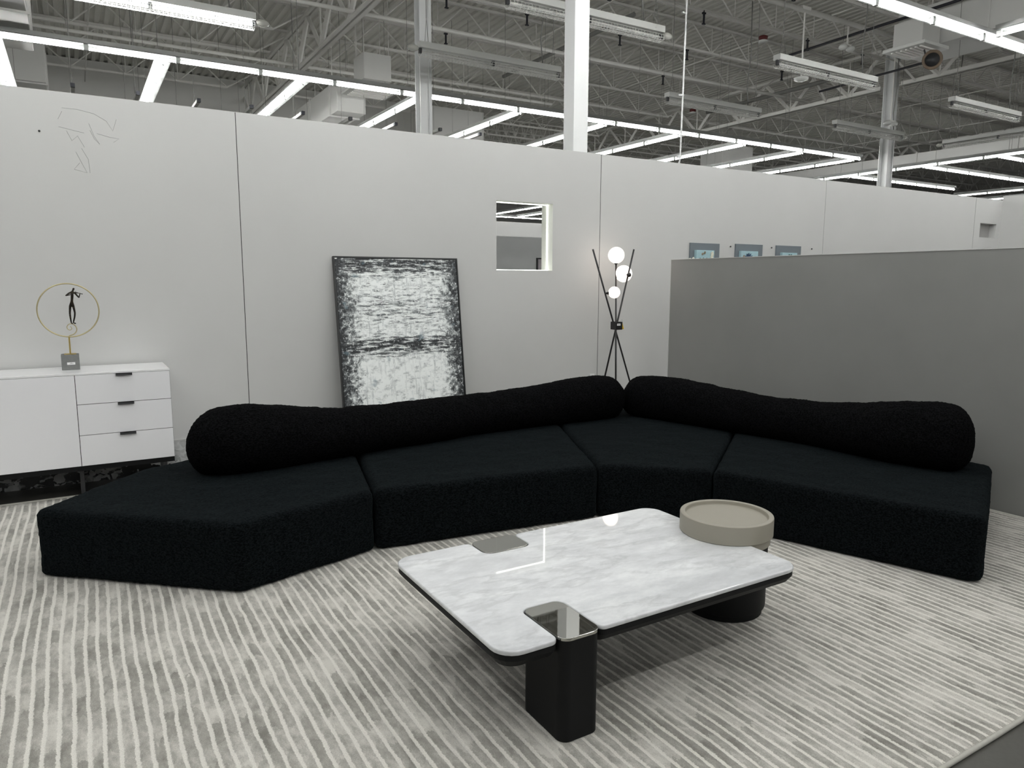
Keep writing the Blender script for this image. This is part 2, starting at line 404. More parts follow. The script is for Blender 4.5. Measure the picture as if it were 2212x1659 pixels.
MB().box(-.135,.135,-.008,.008,.025,.475).build('print', paint('pale_print', (.42,.38,.40,1), .5, .15, 6), pf)

# pencil scribbles high on the partition
def scrib(pts): return [(x, WY-.0006, z) for x, z in pts]
SCR = [[(.0,2.885),(.10,2.885),(.21,2.865),(.29,2.82),(.33,2.75),(.36,2.84)],
       [(.16,2.60),(.21,2.86)],[(-.03,2.745),(.08,2.725),(.135,2.715)],[(.02,2.72),(.05,2.65),(.09,2.69),(.13,2.61)],
       [(.17,2.79),(.20,2.70),(.235,2.64),(.20,2.68),(.175,2.74)],[(.22,2.72),(.31,2.70),(.37,2.695),(.33,2.665)],
       [(.07,2.57),(.10,2.50),(.135,2.42),(.05,2.44),(.09,2.49)],[(.11,2.60),(.15,2.52),(.155,2.42)],[(.0,2.86),(-.03,2.80)]]
for q, pts in enumerate(SCR[:9]):
    if q == 1: continue
    o = MB().tube(scrib(pts), .0012, 4).build('pencil_mark', M['pencil'], bpy.data.objects['wall_back'])
MB().tube([(-.155,WY-.004,2.70),(-.155,WY+.001,2.70)], .008, 8).build('nail_hole', M['groove'], bpy.data.objects['wall_back'])
wp3 = bpy.data.objects['wall_back.002']
for px_, pz in ((7.20,2.045),(7.975,2.05),(8.80,2.055)):
    MB().tube([(px_,WY-.012,pz),(px_,WY+.001,pz)], .009, 8).build('screw', M['handle'], wp3)

# ------------------------------------------------------------------ columns
def hcol(x, y, w, label):
    t = thing('steel_column', label, 'column', (x, y, -.012))
    h = w/2; f = .018
    MB().box(-h, h, -h, -h+f, 0, 7.4).box(-h, h, h-f, h, 0, 7.4).box(-.01, .01, -h+f, h-f, 0, 7.4).build('post', M['column'], t)
    MB().tube([(.01+h*.35, -h-.015, 3), (.01+h*.35, -h-.015, 7.3)], .012, 6).build('conduit', M['column'], t, smooth=True)
    MB().box(-h-.06, h+.06, -h-.06, h+.06, 7.4, 7.43).build('cap_plate', M['steel'], t)
    return t
hcol(5.08, 11.32, .205, 'slim white steel column behind the partition, left of the broad white column')
hcol(18.2, 11.62, .25, 'white steel column farthest right, behind the unlit cage light')
t = thing('square_column', 'broad bright white square column just behind the white partition', 'column', (5.17, 7.2, -.012))
MB().box(-.103,.103,-.103,.103,0,7.4).build('post', M['column'], t, bevel=.006)
MB().box(-.16,.16,-.16,.16,7.4,7.43).build('cap_plate', M['steel'], t)

# ------------------------------------------------------------------ roof steel
ORD = ['nearest','second','third','fourth','fifth','sixth','seventh','eighth','ninth','tenth','eleventh','twelfth','thirteenth','fourteenth','fifteenth','sixteenth','seventeenth','eighteenth','nineteenth','twentieth','twenty-first','twenty-second']
GX = [-8.2, 4.93, 18.06, 31.2, 44.3, 57.4]
BL = 13.13
def joist_parts(Ln):
    top = MB().box(0, Ln, -.045, -.01, .59, .64).box(0, Ln, .01, .045, .59, .64).mesh('top_chord', M['steel'])
    bot = MB().box(.9, Ln-.9, -.04, -.008, 0, .05).box(.9, Ln-.9, .008, .04, 0, .05).mesh('bottom_chord', M['steel'])
    web = MB(); n = 9; s = (Ln-1.8)/n
    for i in range(n):
        xa = .9+s*i
        web.bar((xa,0,.03), (xa+s/2,0,.60), .026); web.bar((xa+s/2,0,.60), (xa+s,0,.03), .026)
        if i: web.bar((xa,0,.03), (xa,0,.60), .018)
    web.bar((.0,0,.60), (.9,0,.03), .03); web.bar((Ln-.9,0,.03), (Ln,0,.60), .03)
    return top, bot, web.mesh('web', M['steel'])
JT, JB, JW = joist_parts(BL)
BAY = ['over the leftmost bay','over the bay between the left and right columns','over the bay right of the right column','over the far bay at the right','over the farthest bay at the right']
for bi in range(5):
    x0 = GX[bi]; k = 0
    for r in range(-4, 18):
        y = 13.15+1.85*r
        if bi == 0 and y > 23.8: continue
        if bi == 1 and y > 23.8: continue
        if bi == 0 and y < 7: continue
        if bi == 2 and (y < 7.5): continue
        if bi == 3 and (y < 11 or y > 36): continue
        if bi == 4 and (y < 16 or y > 36): continue
        t = thing('roof_joist', 'open-web roof joist %s, %s from the front' % (BAY[bi], ORD[k]), 'joist', (x0, y, 6.95), 0, 'roof joists '+BAY[bi])
        inst('top_chord', JT, t); inst('bottom_chord', JB, t); inst('web', JW, t); k += 1
# rest of middle bay beyond the back wall corner (x>12.4): shorter view, same joists hung from the inner wall
JT2, JB2, JW2 = joist_parts(5.5)
k = 0
for r in range(6, 17):
    t = thing('roof_joist', 'short open-web roof joist beyond the far wall corner, %s from the corner' % ORD[k], 'joist', (12.5, 13.15+1.85*r, 6.95), 0, 'roof joists beyond the corner')
    inst('top_chord', JT2, t); inst('bottom_chord', JB2, t); inst('web', JW2, t); k += 1

def girder_parts(Ln):
    top = MB().box(-.09,-.02,0,Ln,.93,1.0).box(.02,.09,0,Ln,.93,1.0).mesh('top_chord', M['steel'])
    bot = MB().box(-.11,-.02,0,Ln,0,.018).box(.02,.11,0,Ln,0,.018).box(-.03,-.02,0,Ln,0,.11).box(.02,.03,0,Ln,0,.11).mesh('bottom_chord', M['steel'])
    web = MB(); n = 7; s = Ln/n
    for i in range(n):
        a_ = i*s
        web.bar((0,a_,.95),(0,a_+s/2,.05),.075); web.bar((0,a_+s/2,.05),(0,a_+s,.95),.075)
        web.bar((0,a_+s/2,.05),(0,a_+s/2,.95),.03)
    return top, bot, web.mesh('web', M['steel'])
GT, GB, GW = girder_parts(12.95)
def girder(x, y, label):
    t = thing('roof_girder', label, 'girder', (x, y, 6.45))
    inst('top_chord', GT, t); inst('bottom_chord', GB, t); inst('web', GW, t)
girder(4.82, -1.7, 'heavy white roof girder ending over the slim left column, near side')
girder(4.82, 11.05+.3, 'heavy white roof girder running back from the slim left column toward the far wall')
girder(18.06, -1.7, 'heavy white roof girder from the right column toward the viewer')
girder(18.06, 11.8, 'heavy white roof girder running back from the right column')
girder(31.2, 11.5, 'distant heavy roof girder right of the right column')
girder(31.2, 24.6, 'most distant heavy roof girder far behind the right column')
girder(-8.2, 9.0, 'heavy white roof girder at the far left')
# horizontal bridging rods between the joists
for i, (bx, ya, yb) in enumerate(((-3.6,7,23.8),(.6,7,23.8),(9.3,5.8,23.8),(13.6,5.8,23.8),(22.4,8,44),(26.8,8,44),(35.6,12,44))):
    MBx = MB().tube([(bx,ya,6.98),(bx,yb,6.98)], .014, 5)
    tag(MBx.build('bridging_rod', M['steel']), 'thin steel rod bridging the roof joists, %s from the left' % (ORD[i] if i else 'first'), 'rod', 'bridging rods')
# diagonal knee braces from the girder to the joists
for i, (p, q) in enumerate((((4.82,12.2,6.5),(3.4,11.3,7.5)),((4.82,12.2,6.5),(6.3,11.3,7.5)),((18.06,13.4,6.5),(16.6,13.15,7.5)),((18.06,10.9,6.5),(16.8,11.3,7.5)))):
    tag(MB().bar(p, q, .05).build('knee_brace', M['steel']), ['slanted brace on the left girder going left','slanted brace on the left girder going right','slanted brace going left from the right girder','slanted brace near the top of the right column'][i], 'brace')

# pipes under the roof
tag(MB().tube([(-8,9.75,6.75),(15.4,9.75,6.75)], .05, 8).build('sprinkler_pipe', M['steel'], smooth=True), 'white sprinkler main pipe crossing above the near cage lights', 'pipe')
tag(MB().tube([(-8,9.9,6.85),(15.4,9.9,6.85)], .03, 8).build('conduit_pipe', M['steel'], smooth=True), 'thin conduit beside the white sprinkler main pipe', 'pipe')
tag(MB().tube([(-8,13.9,6.6),(18,13.9,6.6)], .04, 8).build('sprinkler_pipe', M['steel'], smooth=True), 'white pipe crossing the ceiling behind the slim left column', 'pipe')
tag(MB().tube([(-8,17.9,6.6),(12,17.9,6.6)], .04, 8).build('sprinkler_pipe', M['steel'], smooth=True), 'white pipe crossing the ceiling farthest back on the left', 'pipe')
tag(MB().tube([(14.0,11.4,6.6),(13.9,7.2,6.6)], .028, 6).build('black_conduit', M['blackpipe'], smooth=True), 'thin black pipe under the deck left of the vent box', 'pipe')
tag(MB().tube([(17.0,16.8,6.75),(17.0,12.0,6.75)], .055, 6).build('black_conduit', M['cable'], smooth=True), 'dark gray pipe under the deck left of the right column', 'pipe')
tag(MB().tube([(15.9,12.0,6.2),(15.5,6.0,6.2)], .025, 6).build('black_conduit', M['blackpipe'], smooth=True), 'thin black pipe passing behind the vent box', 'pipe')
tag(MB().tube([(9.6,16.5,6.7),(9.6,11.5,6.7)], .05, 6).build('gray_pipe', M['cable'], smooth=True), 'dark gray pipe between the joists right of the broad column', 'pipe')

# ------------------------------------------------------------------ lights
TL = 1.213
tube_m = MB().tube([(.035,0,0),(TL-.035,0,0)], .019, 8).mesh('tube', M['tube'], True)
sock_m = MB().box(-.03,.03,-.018,.018,-.028,.055).mesh('lamp_holder', M['housing'])
def strip(x, y, z, n, along, label, cat='light', first=True):
    """continuous row of n fluorescent tubes starting at x,y"""
    t = thing('fluorescent_row', label, cat, (x, y, z), 0 if along == 'x' else (PI/2 if along == 'y' else -PI/2), 'lit fluorescent rows')
    Ln = n*TL
    MB().box(0, Ln, -.055, .055, .062, .125).build('housing', M['housing'], t)
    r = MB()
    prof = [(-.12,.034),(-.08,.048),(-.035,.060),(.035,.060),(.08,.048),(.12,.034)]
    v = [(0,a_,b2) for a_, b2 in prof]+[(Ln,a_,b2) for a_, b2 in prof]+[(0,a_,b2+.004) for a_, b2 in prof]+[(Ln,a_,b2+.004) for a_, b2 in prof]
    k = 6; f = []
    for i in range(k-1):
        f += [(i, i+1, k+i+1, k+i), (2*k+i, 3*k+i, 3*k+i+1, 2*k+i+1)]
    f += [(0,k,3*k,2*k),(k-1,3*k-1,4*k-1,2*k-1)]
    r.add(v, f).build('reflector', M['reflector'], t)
    for i in range(n): inst('tube', tube_m, t, (i*TL,0,0))
    for i in range(n+1): inst('lamp_holder', sock_m, t, (min(max(i*TL,.03),Ln-.03),0,0))
    i = .6
    wm = MB().tube([(0,0,.12),(0,0,7.5-z)], .004, 4).mesh('hanger_wire', M['cable'])
    while i < Ln:
        inst('hanger_wire', wm, t, (i,0,0)); i += 2.43
    return t
ZF = 4.9
strip(18.557-21*TL, 12.57, ZF, 21, 'x', 'long lit fluorescent row running across the picture above the white partition')
nm = ['first','second','third','fourth','fifth','sixth','seventh','eighth','ninth','tenth']
for i in range(10):
    xr = 18.50-2.14*(9-i)
    strip(xr, 12.74, ZF, 5, 'y', 'lit fluorescent row going back from the long row, %s from the left of ten' % nm[i])
strip(-1.5, 19.0, ZF, 16, 'x', 'lit fluorescent row closing the ladder of lights far behind the white partition')
# near grid over the set
strip(-4.9, 5.66, ZF, 20, 'x', 'bright lit fluorescent row entering at the top right corner nearest the camera')
for i, xr in enumerate((-4.08, -1.94, .2, 2.34, 4.48, 6.62, 10.9, 13.04, 15.18)):  # last two rungs sit out of view, added to brighten the far walls
    strip(xr, 5.50, ZF, 5, '-y', 'lit fluorescent row running toward the viewer from the near row, %s from the left' % nm[i])
strip(-4.9, -.8, ZF, 15, 'x', 'added unseen lit fluorescent row just behind the viewer')  # this and the next two rows are unseen, added to raise the light
strip(-4.9, -5.6, ZF, 15, 'x', 'added unseen lit fluorescent row farther behind the viewer')
strip(-4.9, -10.4, ZF, 15, 'x', 'added unseen lit fluorescent row farthest behind the viewer')
# right hand grid
strip(21.1, 2.2, ZF, 12, 'y', 'lit fluorescent row running front to back right of the right column')
strip(21.28, 14.75, ZF, 5, 'x', 'lit fluorescent row right of the right column, lowest branch that ends in midair')
strip(21.28, 12.42, ZF, 6, 'x', 'lit fluorescent row right of the right column, middle branch going right')
strip(21.28, 10.40, ZF, 6, 'x', 'lit fluorescent row at the right edge, upper branch going right')
strip(29.4, 9.8, ZF, 5, 'y', 'distant lit fluorescent row just above the far end of the white partition')
strip(31.8, 12.5, ZF, 4, 'y', 'farthest short lit fluorescent row above the small far niche')
# lights glimpsed through the square opening
strip(18.12, 26.8, ZF, 5, 'y', 'lit fluorescent row seen through the square opening, slanting up')
strip(18.3, 33.1, ZF, 4, 'x', 'lit fluorescent row seen through the square opening, nearly level')
strip(15.45, 25.9, ZF, 3, 'y', 'lit fluorescent row in the top left corner of the square opening')
strip(19.95, 30.4, ZF, 2, 'y', 'short lit fluorescent row at the right in the square opening')

# caged fixtures
CL = 2.44
cage = MB(); n = 49
for i in range(n):
    xx = .02+(CL-.04)*i/(n-1)
    pts = [(xx, .075*math.cos(a_), -.005-.085*math.sin(a_)) for a_ in [PI*j/8 for j in range(9)]]
    cage.tube(pts, .0042, 3, caps=False)
for j in range(1, 8, 1):
    a_ = PI*j/8
    cage.tube([(.02,.075*math.cos(a_),-.005-.085*math.sin(a_)),(CL-.02,.075*math.cos(a_),-.005-.085*math.sin(a_))], .0042, 3)
cage.tube([(.02,.075,-.005),(CL-.02,.075,-.005)], .0042, 3); cage.tube([(.02,-.075,-.005),(CL-.02,-.075,-.005)], .0042, 3)
CAGE = cage.mesh('wire_guard', M['wire'])
CH = MB().box(0,CL,-.065,.065,.03,.115).box(.15,.17,-.067,.067,.06,.08).box(CL-.17,CL-.15,-.067,.067,.06,.08).mesh('housing', M['fixture'])
CT = MB().tube([(.04,0,-.018),(CL/2-.03,0,-.018)], .019, 8).tube([(CL/2+.03,0,-.018),(CL-.04,0,-.018)], .019, 8).mesh('tube', M['dead_tube'], True)
CTL = MB().tube([(.04,0,-.018),(CL/2-.03,0,-.018)], .019, 8).tube([(CL/2+.03,0,-.018),(CL-.04,0,-.018)], .019, 8).mesh('tube', M['tube'], True)
CB = MB().ellip((0,0,0), (.09,.05,.045), 12).mesh('end_lamp', M['glassball'], True)
CS = MB().box(-.02,.02,-.02,.02,-.04,.04).mesh('lamp_holder', M['handle'])
def cage_light(x, y, z, rz, label, lit=False, ball=None, cables=True):
    t = thing('caged_light', label, 'light', (x, y, z), rz, 'caged fluorescent fixtures')
    inst('housing', CH, t); inst('tube', CTL if lit else CT, t); inst('wire_guard', CAGE, t)
    for s in (.02, CL/2, CL-.02): inst('lamp_holder', CS, t, (s, 0, 0))
    if ball is not None: inst('end_lamp', CB, t, (-.09 if ball == 0 else CL+.09, 0, .02))
    h = 6.95-z
    for s in (.12, CL-.12):
        MB().tube([(s,-.06,.115),(s,0,.45),(s,.06,.115)], .004, 3, caps=False).tube([(s,0,.45),(s,0,h)], .005, 4).build('hanger_wire', M['cable'], t)
    c = MB(); c.tube([(CL-.3,.02,.11),(CL-.34,.03,.5),(CL-.26,.04,1.1),(CL-.3,.03,h)], .010, 5)
    c.build('power_cord', M['cable'], t, smooth=True)
    return t
cage_light(-.22, 10.18, 4.88, 0, 'lit caged fluorescent fixture at the top left', True, 1)
cage_light(4.46, 10.08, 4.88, 0, 'unlit caged fixture crossing in front of the slim left column', ball=0)
cage_light(4.59, 7.83, 4.88, 0, 'unlit caged fixture passing behind the broad white column', ball=1)
cage_light(9.30, 7.80, 4.88, 0, 'large unlit caged fixture hanging right of center, below the sprinkler main')
cage_light(9.42, 10.31, 4.88, 0, 'unlit caged fixture right of the broad white column, behind the hanging conduit')
cage_light(14.02, 10.16, 4.88, 0, 'unlit caged fixture in front of the right column', ball=1)
cage_light(14.1, 7.80, 4.88, 0, 'unlit caged fixture hanging right of the right column')
cage_light(18.25, 7.76, 4.88, PI/2, 'unlit caged fixture at the right edge, turned front to back', ball=1)

# tall hanging conduit with cable ties behind the partition
t = thing('hanging_conduit', 'thin bright conduit dropping from the roof right of the broad white column', 'conduit', (7.03, 7.4, 3.02))
MB().tube([(.02,0,4.4),(.018,0,2.2),(0,0,.25),(-.02,0,.05)], .010, 6).build('conduit', M['column'], t, smooth=True)
MB().tube([(.035,0,4.4),(.034,0,2.2),(.01,0,.35),(.0,.0,.2),(-.09,0,.02)], .005, 5).build('cord', M['column'], t, smooth=True)
for z_ in (2.02, 1.0, .22): MB().box(-.05,.02,-.012,.012,z_,z_+.02).build('cable_tie', M['column'], t)

for q, x in enumerate((.19,1.185,2.19,3.13,4.11,5.08,6.07,7.11,8.1)):
    t = thing('hanging_rail', 'thin pale rail with black tip above the partition, %s from the left' % ORD[q].replace('nearest','first'), 'rail', (x, 14.95, 4.9), 0, 'rails with black tips')
    MB().box(-.03,.03,.08,4.2,-.03,.03).build('rail', M['duct'], t); MB().box(-.032,.032,0,.08,-.032,.032).build('tip', M['blackpipe'], t)
    for yy in (.6, 3.2): MB().tube([(0,yy,.03),(0,yy,2.6)], .004, 4).build('hanger_wire', M['cable'], t)

# ------------------------------------------------------------------ ducts and ceiling fittings
def duct_box(name, label, x0, x1, y0, y1, z0, z1, flanges=(), ax='y', cat='duct'):
    t = thing(name, label, cat, ((x0+x1)/2, (y0+y1)/2, z0))
    X, Y, Z = (x1-x0)/2, (y1-y0)/2, z1-z0
    MB().box(-X, X, -Y, Y, 0, Z).build('duct_body', M['duct'], t, bevel=.01)
    for q in flanges:
        if ax == 'y': MB().box(-X-.03, X+.03, q-.02, q+.02, -.03, Z+.03).build('flange', M['duct'], t)
        else: MB().box(q-.02, q+.02, -Y-.03, Y+.03, -.03, Z+.03).build('flange', M['duct'], t)
    for q in (-.8, .8):
        for q2 in (-.9, .9): MB().tube([(X*q2,Y*q,Z),(X*q2,Y*q,7.55-z0)], .008, 4).build('hanger_rod', M['steel'], t)
    return t
duct_box('air_duct', 'pale rectangular air duct going back between the first light rows and the slim column', 5.2, 5.85, 16.2, 20.4, 5.3, 5.95, (-1.6, 0, 1.6))
duct_box('air_duct', 'upright boxy end of the air duct left of the slim column', 5.58, 6.2, 15.5, 16.15, 5.88, 6.42)
t = thing('ceiling_vent', 'louvered vent tray hanging below the boxy duct end left of the slim column', 'vent', (5.75, 15.6, 5.62))
MB().box(-.5,.5,-.45,.45,0,.04).build('tray', M['duct'], t); 
for i in range(8): MB().box(-.4,.4,-.38+i*.1,-.35+i*.1,-.03,0).build('louver', M['steel'], t)
duct_box('air_duct', 'pale boxy duct behind and left of the broad white column', 9.5, 11.5, 21.0, 22.0, 6.0, 6.9)
duct_box('air_duct', 'big pale air duct running front to back at the top right', 14.1, 15.2, 2.8, 8.95, 6.0, 6.75, (-2.6, -.6, 1.4), 'y')
duct_box('air_duct', 'long pale air duct low over the far right lights', 24.0, 24.8, 8.5, 24.0, 5.42, 5.80, (-5,-2,1,4), 'y')
duct_box('air_duct', 'distant pale air duct above the partition left of the right column', 20.6, 22.2, 19.5, 20.6, 5.6, 6.6)
# large stacked ducts at the far left
duct_box('air_duct', 'broad gray air duct in the top left corner', -2.6, -.30, 11.0, 13.6, 5.02, 6.6, (-.6,.4), 'y')
duct_box('air_duct', 'lower gray air duct behind the lit row at the far left', -3.2, -.25, 19.6, 21.6, 5.9, 6.8, (-.9, .2), 'y')
duct_box('air_duct', 'long low duct along the far wall above the partition on the left', -8, 10.6, 23.1, 23.9, 5.6, 6.35, (-6,-4,-2,0,2,4,6), 'x')
# vent box with speaker horn
t = thing('ceiling_vent', 'square louvered ceiling vent box in front of the right column', 'vent', (13.75, 8.35, 5.86))
MB().box(-.28,.28,-.28,.28,.06,.50).build('vent_box', M['duct'], t, bevel=.01)
MB().box(-.40,.40,-.40,.40,0,.06).build('vent_flange', M['fixture'], t, bevel=.008)
for i in range(7): MB().box(-.3,.3,-.28+i*.09,-.25+i*.09,-.02,0).build('louver', M['steel'], t)
t = thing('paging_speaker', 'small tan round paging speaker below the vent box', 'speaker', (13.7, 8.0, 5.62))
o_ = MB().lathe([(.02,0),(.06,.02),(.12,.05),(.17,.11),(.16,.12),(.10,.08),(.03,.05)], n=20).build('horn', M['horn'], t, smooth=True); o_.rotation_euler = (PI/2+.2, 0, -.95)
for nm_, pr_, mm_ in (('cone', [(.005,.075),(.10,.095),(.118,.11)], 'handle'), ('dust_cap', [(.005,.098),(.035,.094),(.045,.085)], 'horn')):
    q_ = MB().lathe(pr_[::-1], n=20).build(nm_, M[mm_], t, smooth=True); q_.rotation_euler = o_.rotation_euler
MB().tube([(.0,.1,.06),(.03,.2,.30)], .015, 6).build('bracket', M['handle'], t)
# smoke detectors, sprinkler hooks, emergency floods
def detector(x, y, z, label, m='red'):
    t = thing('smoke_detector', label, 'detector', (x, y, z))
    MB().lathe([(.10,0),(.11,.03),(.06,.05)], n=16).build('base', M['fixture'], t, smooth=True)
    MB().lathe([(.09,.05),(.10,.12),(.05,.14)], n=16).build('cap', M[m], t, smooth=True)
detector(13.3, 11.55, 6.8, 'red capped smoke detector up on the joist above the large caged fixture')
detector(16.9, 17.3, 6.8, 'distant red capped smoke detector right of the hanging conduit')
t = thing('pendant_sensor', 'white dome sensor on a long rod below the sprinkler main', 'sensor', (12.35, 9.75, 5.45))
MB().lathe([(.05,0),(.13,.03),(.14,.07),(.03,.10)], n=16).build('dome', M['fixture'], t, smooth=True)
MB().tube([(0,0,.1),(0,0,1.3)], .016, 6).build('rod', M['steel'], t); MB().box(-.12,.12,-.05,.05,1.3,1.36).build('mount', M['steel'], t)
for i, (x, y, z, lb) in enumerate(((13.9,9.9,6.35,'white twin flood lamp head above the large caged fixture'),(16.05,10.2,5.15,'white twin flood lamp head perched on the caged fixture by the right column'))):
    t = thing('flood_lamp', lb, 'lamp', (x, y, z))
    for s in (-.12,.12): MB().ellip((s,0,0), (.09,.09,.06), 12).build('lamp_head', M['fixture'], t, smooth=True)
    MB().box(-.12,.12,-.03,.03,.04,.07).tube([(0,0,.06),(0,0,(.55 if i == 0 else 1.9))], .012, 6).build('bracket', M['steel'], t)
for y, xa, xb, hx, lb in ((9.5,-2,17,(9.4,11.7),'nearest'),(11.25,-2,18,(5.9,8.8,11.2,14.4,16.4),'second'),(13.15,-2,24,(6.4,8.2,10.6,12.6,15.9,18.9,20.4),'third'),(15.05,-2,24,(7.3,10.9,13.6),'farthest')):
    t = thing('sprinkler_branch', 'thin sprinkler pipe with small black heads below the deck, %s of four' % lb, 'pipe', (0, y, 7.0))
    MB().tube([(xa,0,0),(xb,0,0)], .016, 6).build('pipe', M['steel'], t)
    for x in hx:
        o_ = MB().tube([(0,0,-.26),(0,0,-.08)], .022, 6).box(-.04,.04,-.02,.02,-.08,-.05).box(-.035,.035,-.02,.02,-.28,-.26).tube([(0,0,-.05),(0,0,0)], .012, 6).build('sprinkler_head', M['blackpipe'], t)
        o_.location = (x, 0, 0)

# ------------------------------------------------------------------ rug
PER = .0467
def warp(x, y):
    return .013*noise.noise(Vector((x*.8, y*1.3, 0))) + .0065*noise.noise(Vector((x*7, y*4.5, 3))) + .0030*noise.noise(Vector((x*24, y*13, 8)))
RX0, RX1, RY0, RY1 = -2.3, 5.474, 1.158, 6.17
cols = int((RX1-RX0)/PER*6); rows = 200
vs = []; uvs = []
for j in range(rows+1):
    y = RY0+(RY1-RY0)*j/rows
    for i in range(cols+1):
        x = RX0+(RX1-RX0)*i/cols; uu = x/PER
        d_ = abs((uu % 1)-.5)
        h = -.0045*max(0., min(1., (.23-d_)*9))
        e = min(x-RX0, RX1-x, y-RY0, RY1-y)
        wx_ = x+warp(x, y)*min(1, max(0, min(x-RX0, RX1-x)/.05)); yy = y
        if j in (0, rows): yy += .006*noise.noise(Vector((x*3, j, 9)))
        vs.append((wx_, yy, h-(.004 if e < .001 else 0))); uvs.append((uu, y))
W_ = cols+1
fs = [(j*W_+i, j*W_+i+1, (j+1)*W_+i+1, (j+1)*W_+i) for j in range(rows) for i in range(cols)]
me = bpy.data.meshes.new('rug_pile'); me.from_pydata(vs, [], fs); me.materials.append(M['rug'])
ul = me.uv_layers.new(name='UVMap'); flat = []
for f_ in fs:
    for i in f_: flat += uvs[i]
ul.data.foreach_set('uv', flat); me.shade_smooth()
rug = thing('striped_rug', 'large pale gray rug with wavy light stripes under sofa and table', 'rug', (0,0,0))
pile = bpy.data.objects.new('rug_pile', me); COL.objects.link(pile); pile.parent = rug
MB().box(RX0, RX1, RY0, RY1, -.012, -.006).build('backing', M['binding'], rug)
bd = MB()
def edge_pts(a_, b2, n=60):
    return [(a_[0]+(b2[0]-a_[0])*i/n, a_[1]+(b2[1]-a_[1])*i/n+.004*noise.noise(Vector((i*.3,a_[1],2))), -.004) for i in range(n+1)]
bd.tube(edge_pts((RX0,RY0-.005),(RX1,RY0-.005)), .009, 8).tube(edge_pts((RX0,RY1+.004),(RX1,RY1+.004)), .009, 8)
bd.tube([(RX0,RY0,-.004),(RX0,RY1,-.004)], .009, 8).tube([(RX1-.012,RY0,-.002),(RX1-.012,RY1,-.002)], .011, 8)
bd.build('binding', M['binding'], rug, smooth=True)

# ------------------------------------------------------------------ sofa
tex = bpy.data.textures.new('chenille_clouds', 'CLOUDS'); tex.noise_scale = .014; tex.noise_depth = 2
tex2 = bpy.data.textures.new('soft_dents', 'CLOUDS'); tex2.noise_scale = .16; tex2.noise_depth = 1
SH = .372
SEAT_ = 1
def seat(poly, rads, label):
    P = round_poly(poly, rads, 6)
    mb = MB(); k = len(P); cen = Vector((sum(p[0] for p in P)/k, sum(p[1] for p in P)/k))
    r = .045; lv = []
    for i in range(7):                       # rounded bottom and top edge
        a_ = PI/2*i/6; lv.append((r*.55*(1-math.sin(a_)), .004+r*.55*(1-math.cos(a_))))
    for i in range(8):
        a_ = PI/2*i/7; lv.append((r*(1-math.cos(a_)), SH-r+r*math.sin(a_)))
    vs = []
    for ins, z in lv:
        for i in range(k):
            p = Vector(P[i]); a_ = Vector(P[i-1]); c_ = Vector(P[(i+1) % k])
            t_ = (c_-a_).normalized(); nrm = Vector((-t_.y, t_.x))
            q = p+nrm*ins; vs.append((q.x, q.y, z))
    fs = [tuple(range(k))[::-1]]
    for l in range(len(lv)-1):
        for i in range(k): fs.append((l*k+i, l*k+(i+1)%k, (l+1)*k+(i+1)%k, (l+1)*k+i))
    fs.append(tuple((len(lv)-1)*k+i for i in range(k)))
    mb.add(vs, fs)
    t = thing('sofa_seat', label, 'sofa module', (0,0,0))
    o = mb.build('seat_cushion', M['seat'], t, smooth=True)
    rm = o.modifiers.new('remesh', 'REMESH'); rm.mode = 'VOXEL'; rm.voxel_size = .014; rm.use_smooth_shade = True
    d1 = o.modifiers.new('dents', 'DISPLACE'); d1.texture = tex2; d1.strength = .012; d1.mid_level = .5
    d2 = o.modifiers.new('fuzz', 'DISPLACE'); d2.texture = tex; d2.strength = .010; d2.mid_level = .5
    return t
A=(-.30,4.55); B=(.615,3.735); Cc=(1.425,3.965); D=(2.945,3.775); F=(3.50,3.285); E_=(4.02,1.845)
Cb=(1.775,5.45); Db=(3.70,5.45); Fb=(5.11,4.48); Eb=(5.28,2.43); K=(.60,5.385); Hh=(.285,5.25); Cn=(5.02,5.42)
def shrink(poly, g):   # gap between neighbours
    k = len(poly); cx = sum(p[0] for p in poly)/k; cy = sum(p[1] for p in poly)/k
    return [(p[0]+(cx-p[0])*g, p[1]+(cy-p[1])*g) for p in poly]
seat(shrink([A,B,Cc,Cb,K,Hh], .007), [.06,.09,.04,.04,.2,.3], 'angular black chenille sofa seat with pointed end at the far left')
seat(shrink([Cc,D,Db,Cb], .007), .04, 'long black chenille sofa seat second from the left, under the leaning painting')
seat(shrink([D,F,Fb,Cn,Db], .007), [.04,.04,.04,.3,.04], 'wedge shaped black chenille corner seat of the sofa')
seat(shrink([F,E_,Eb,Fb], .007), [.04,.07,.08,.04], 'black chenille sofa seat at the right beside the gray wall')

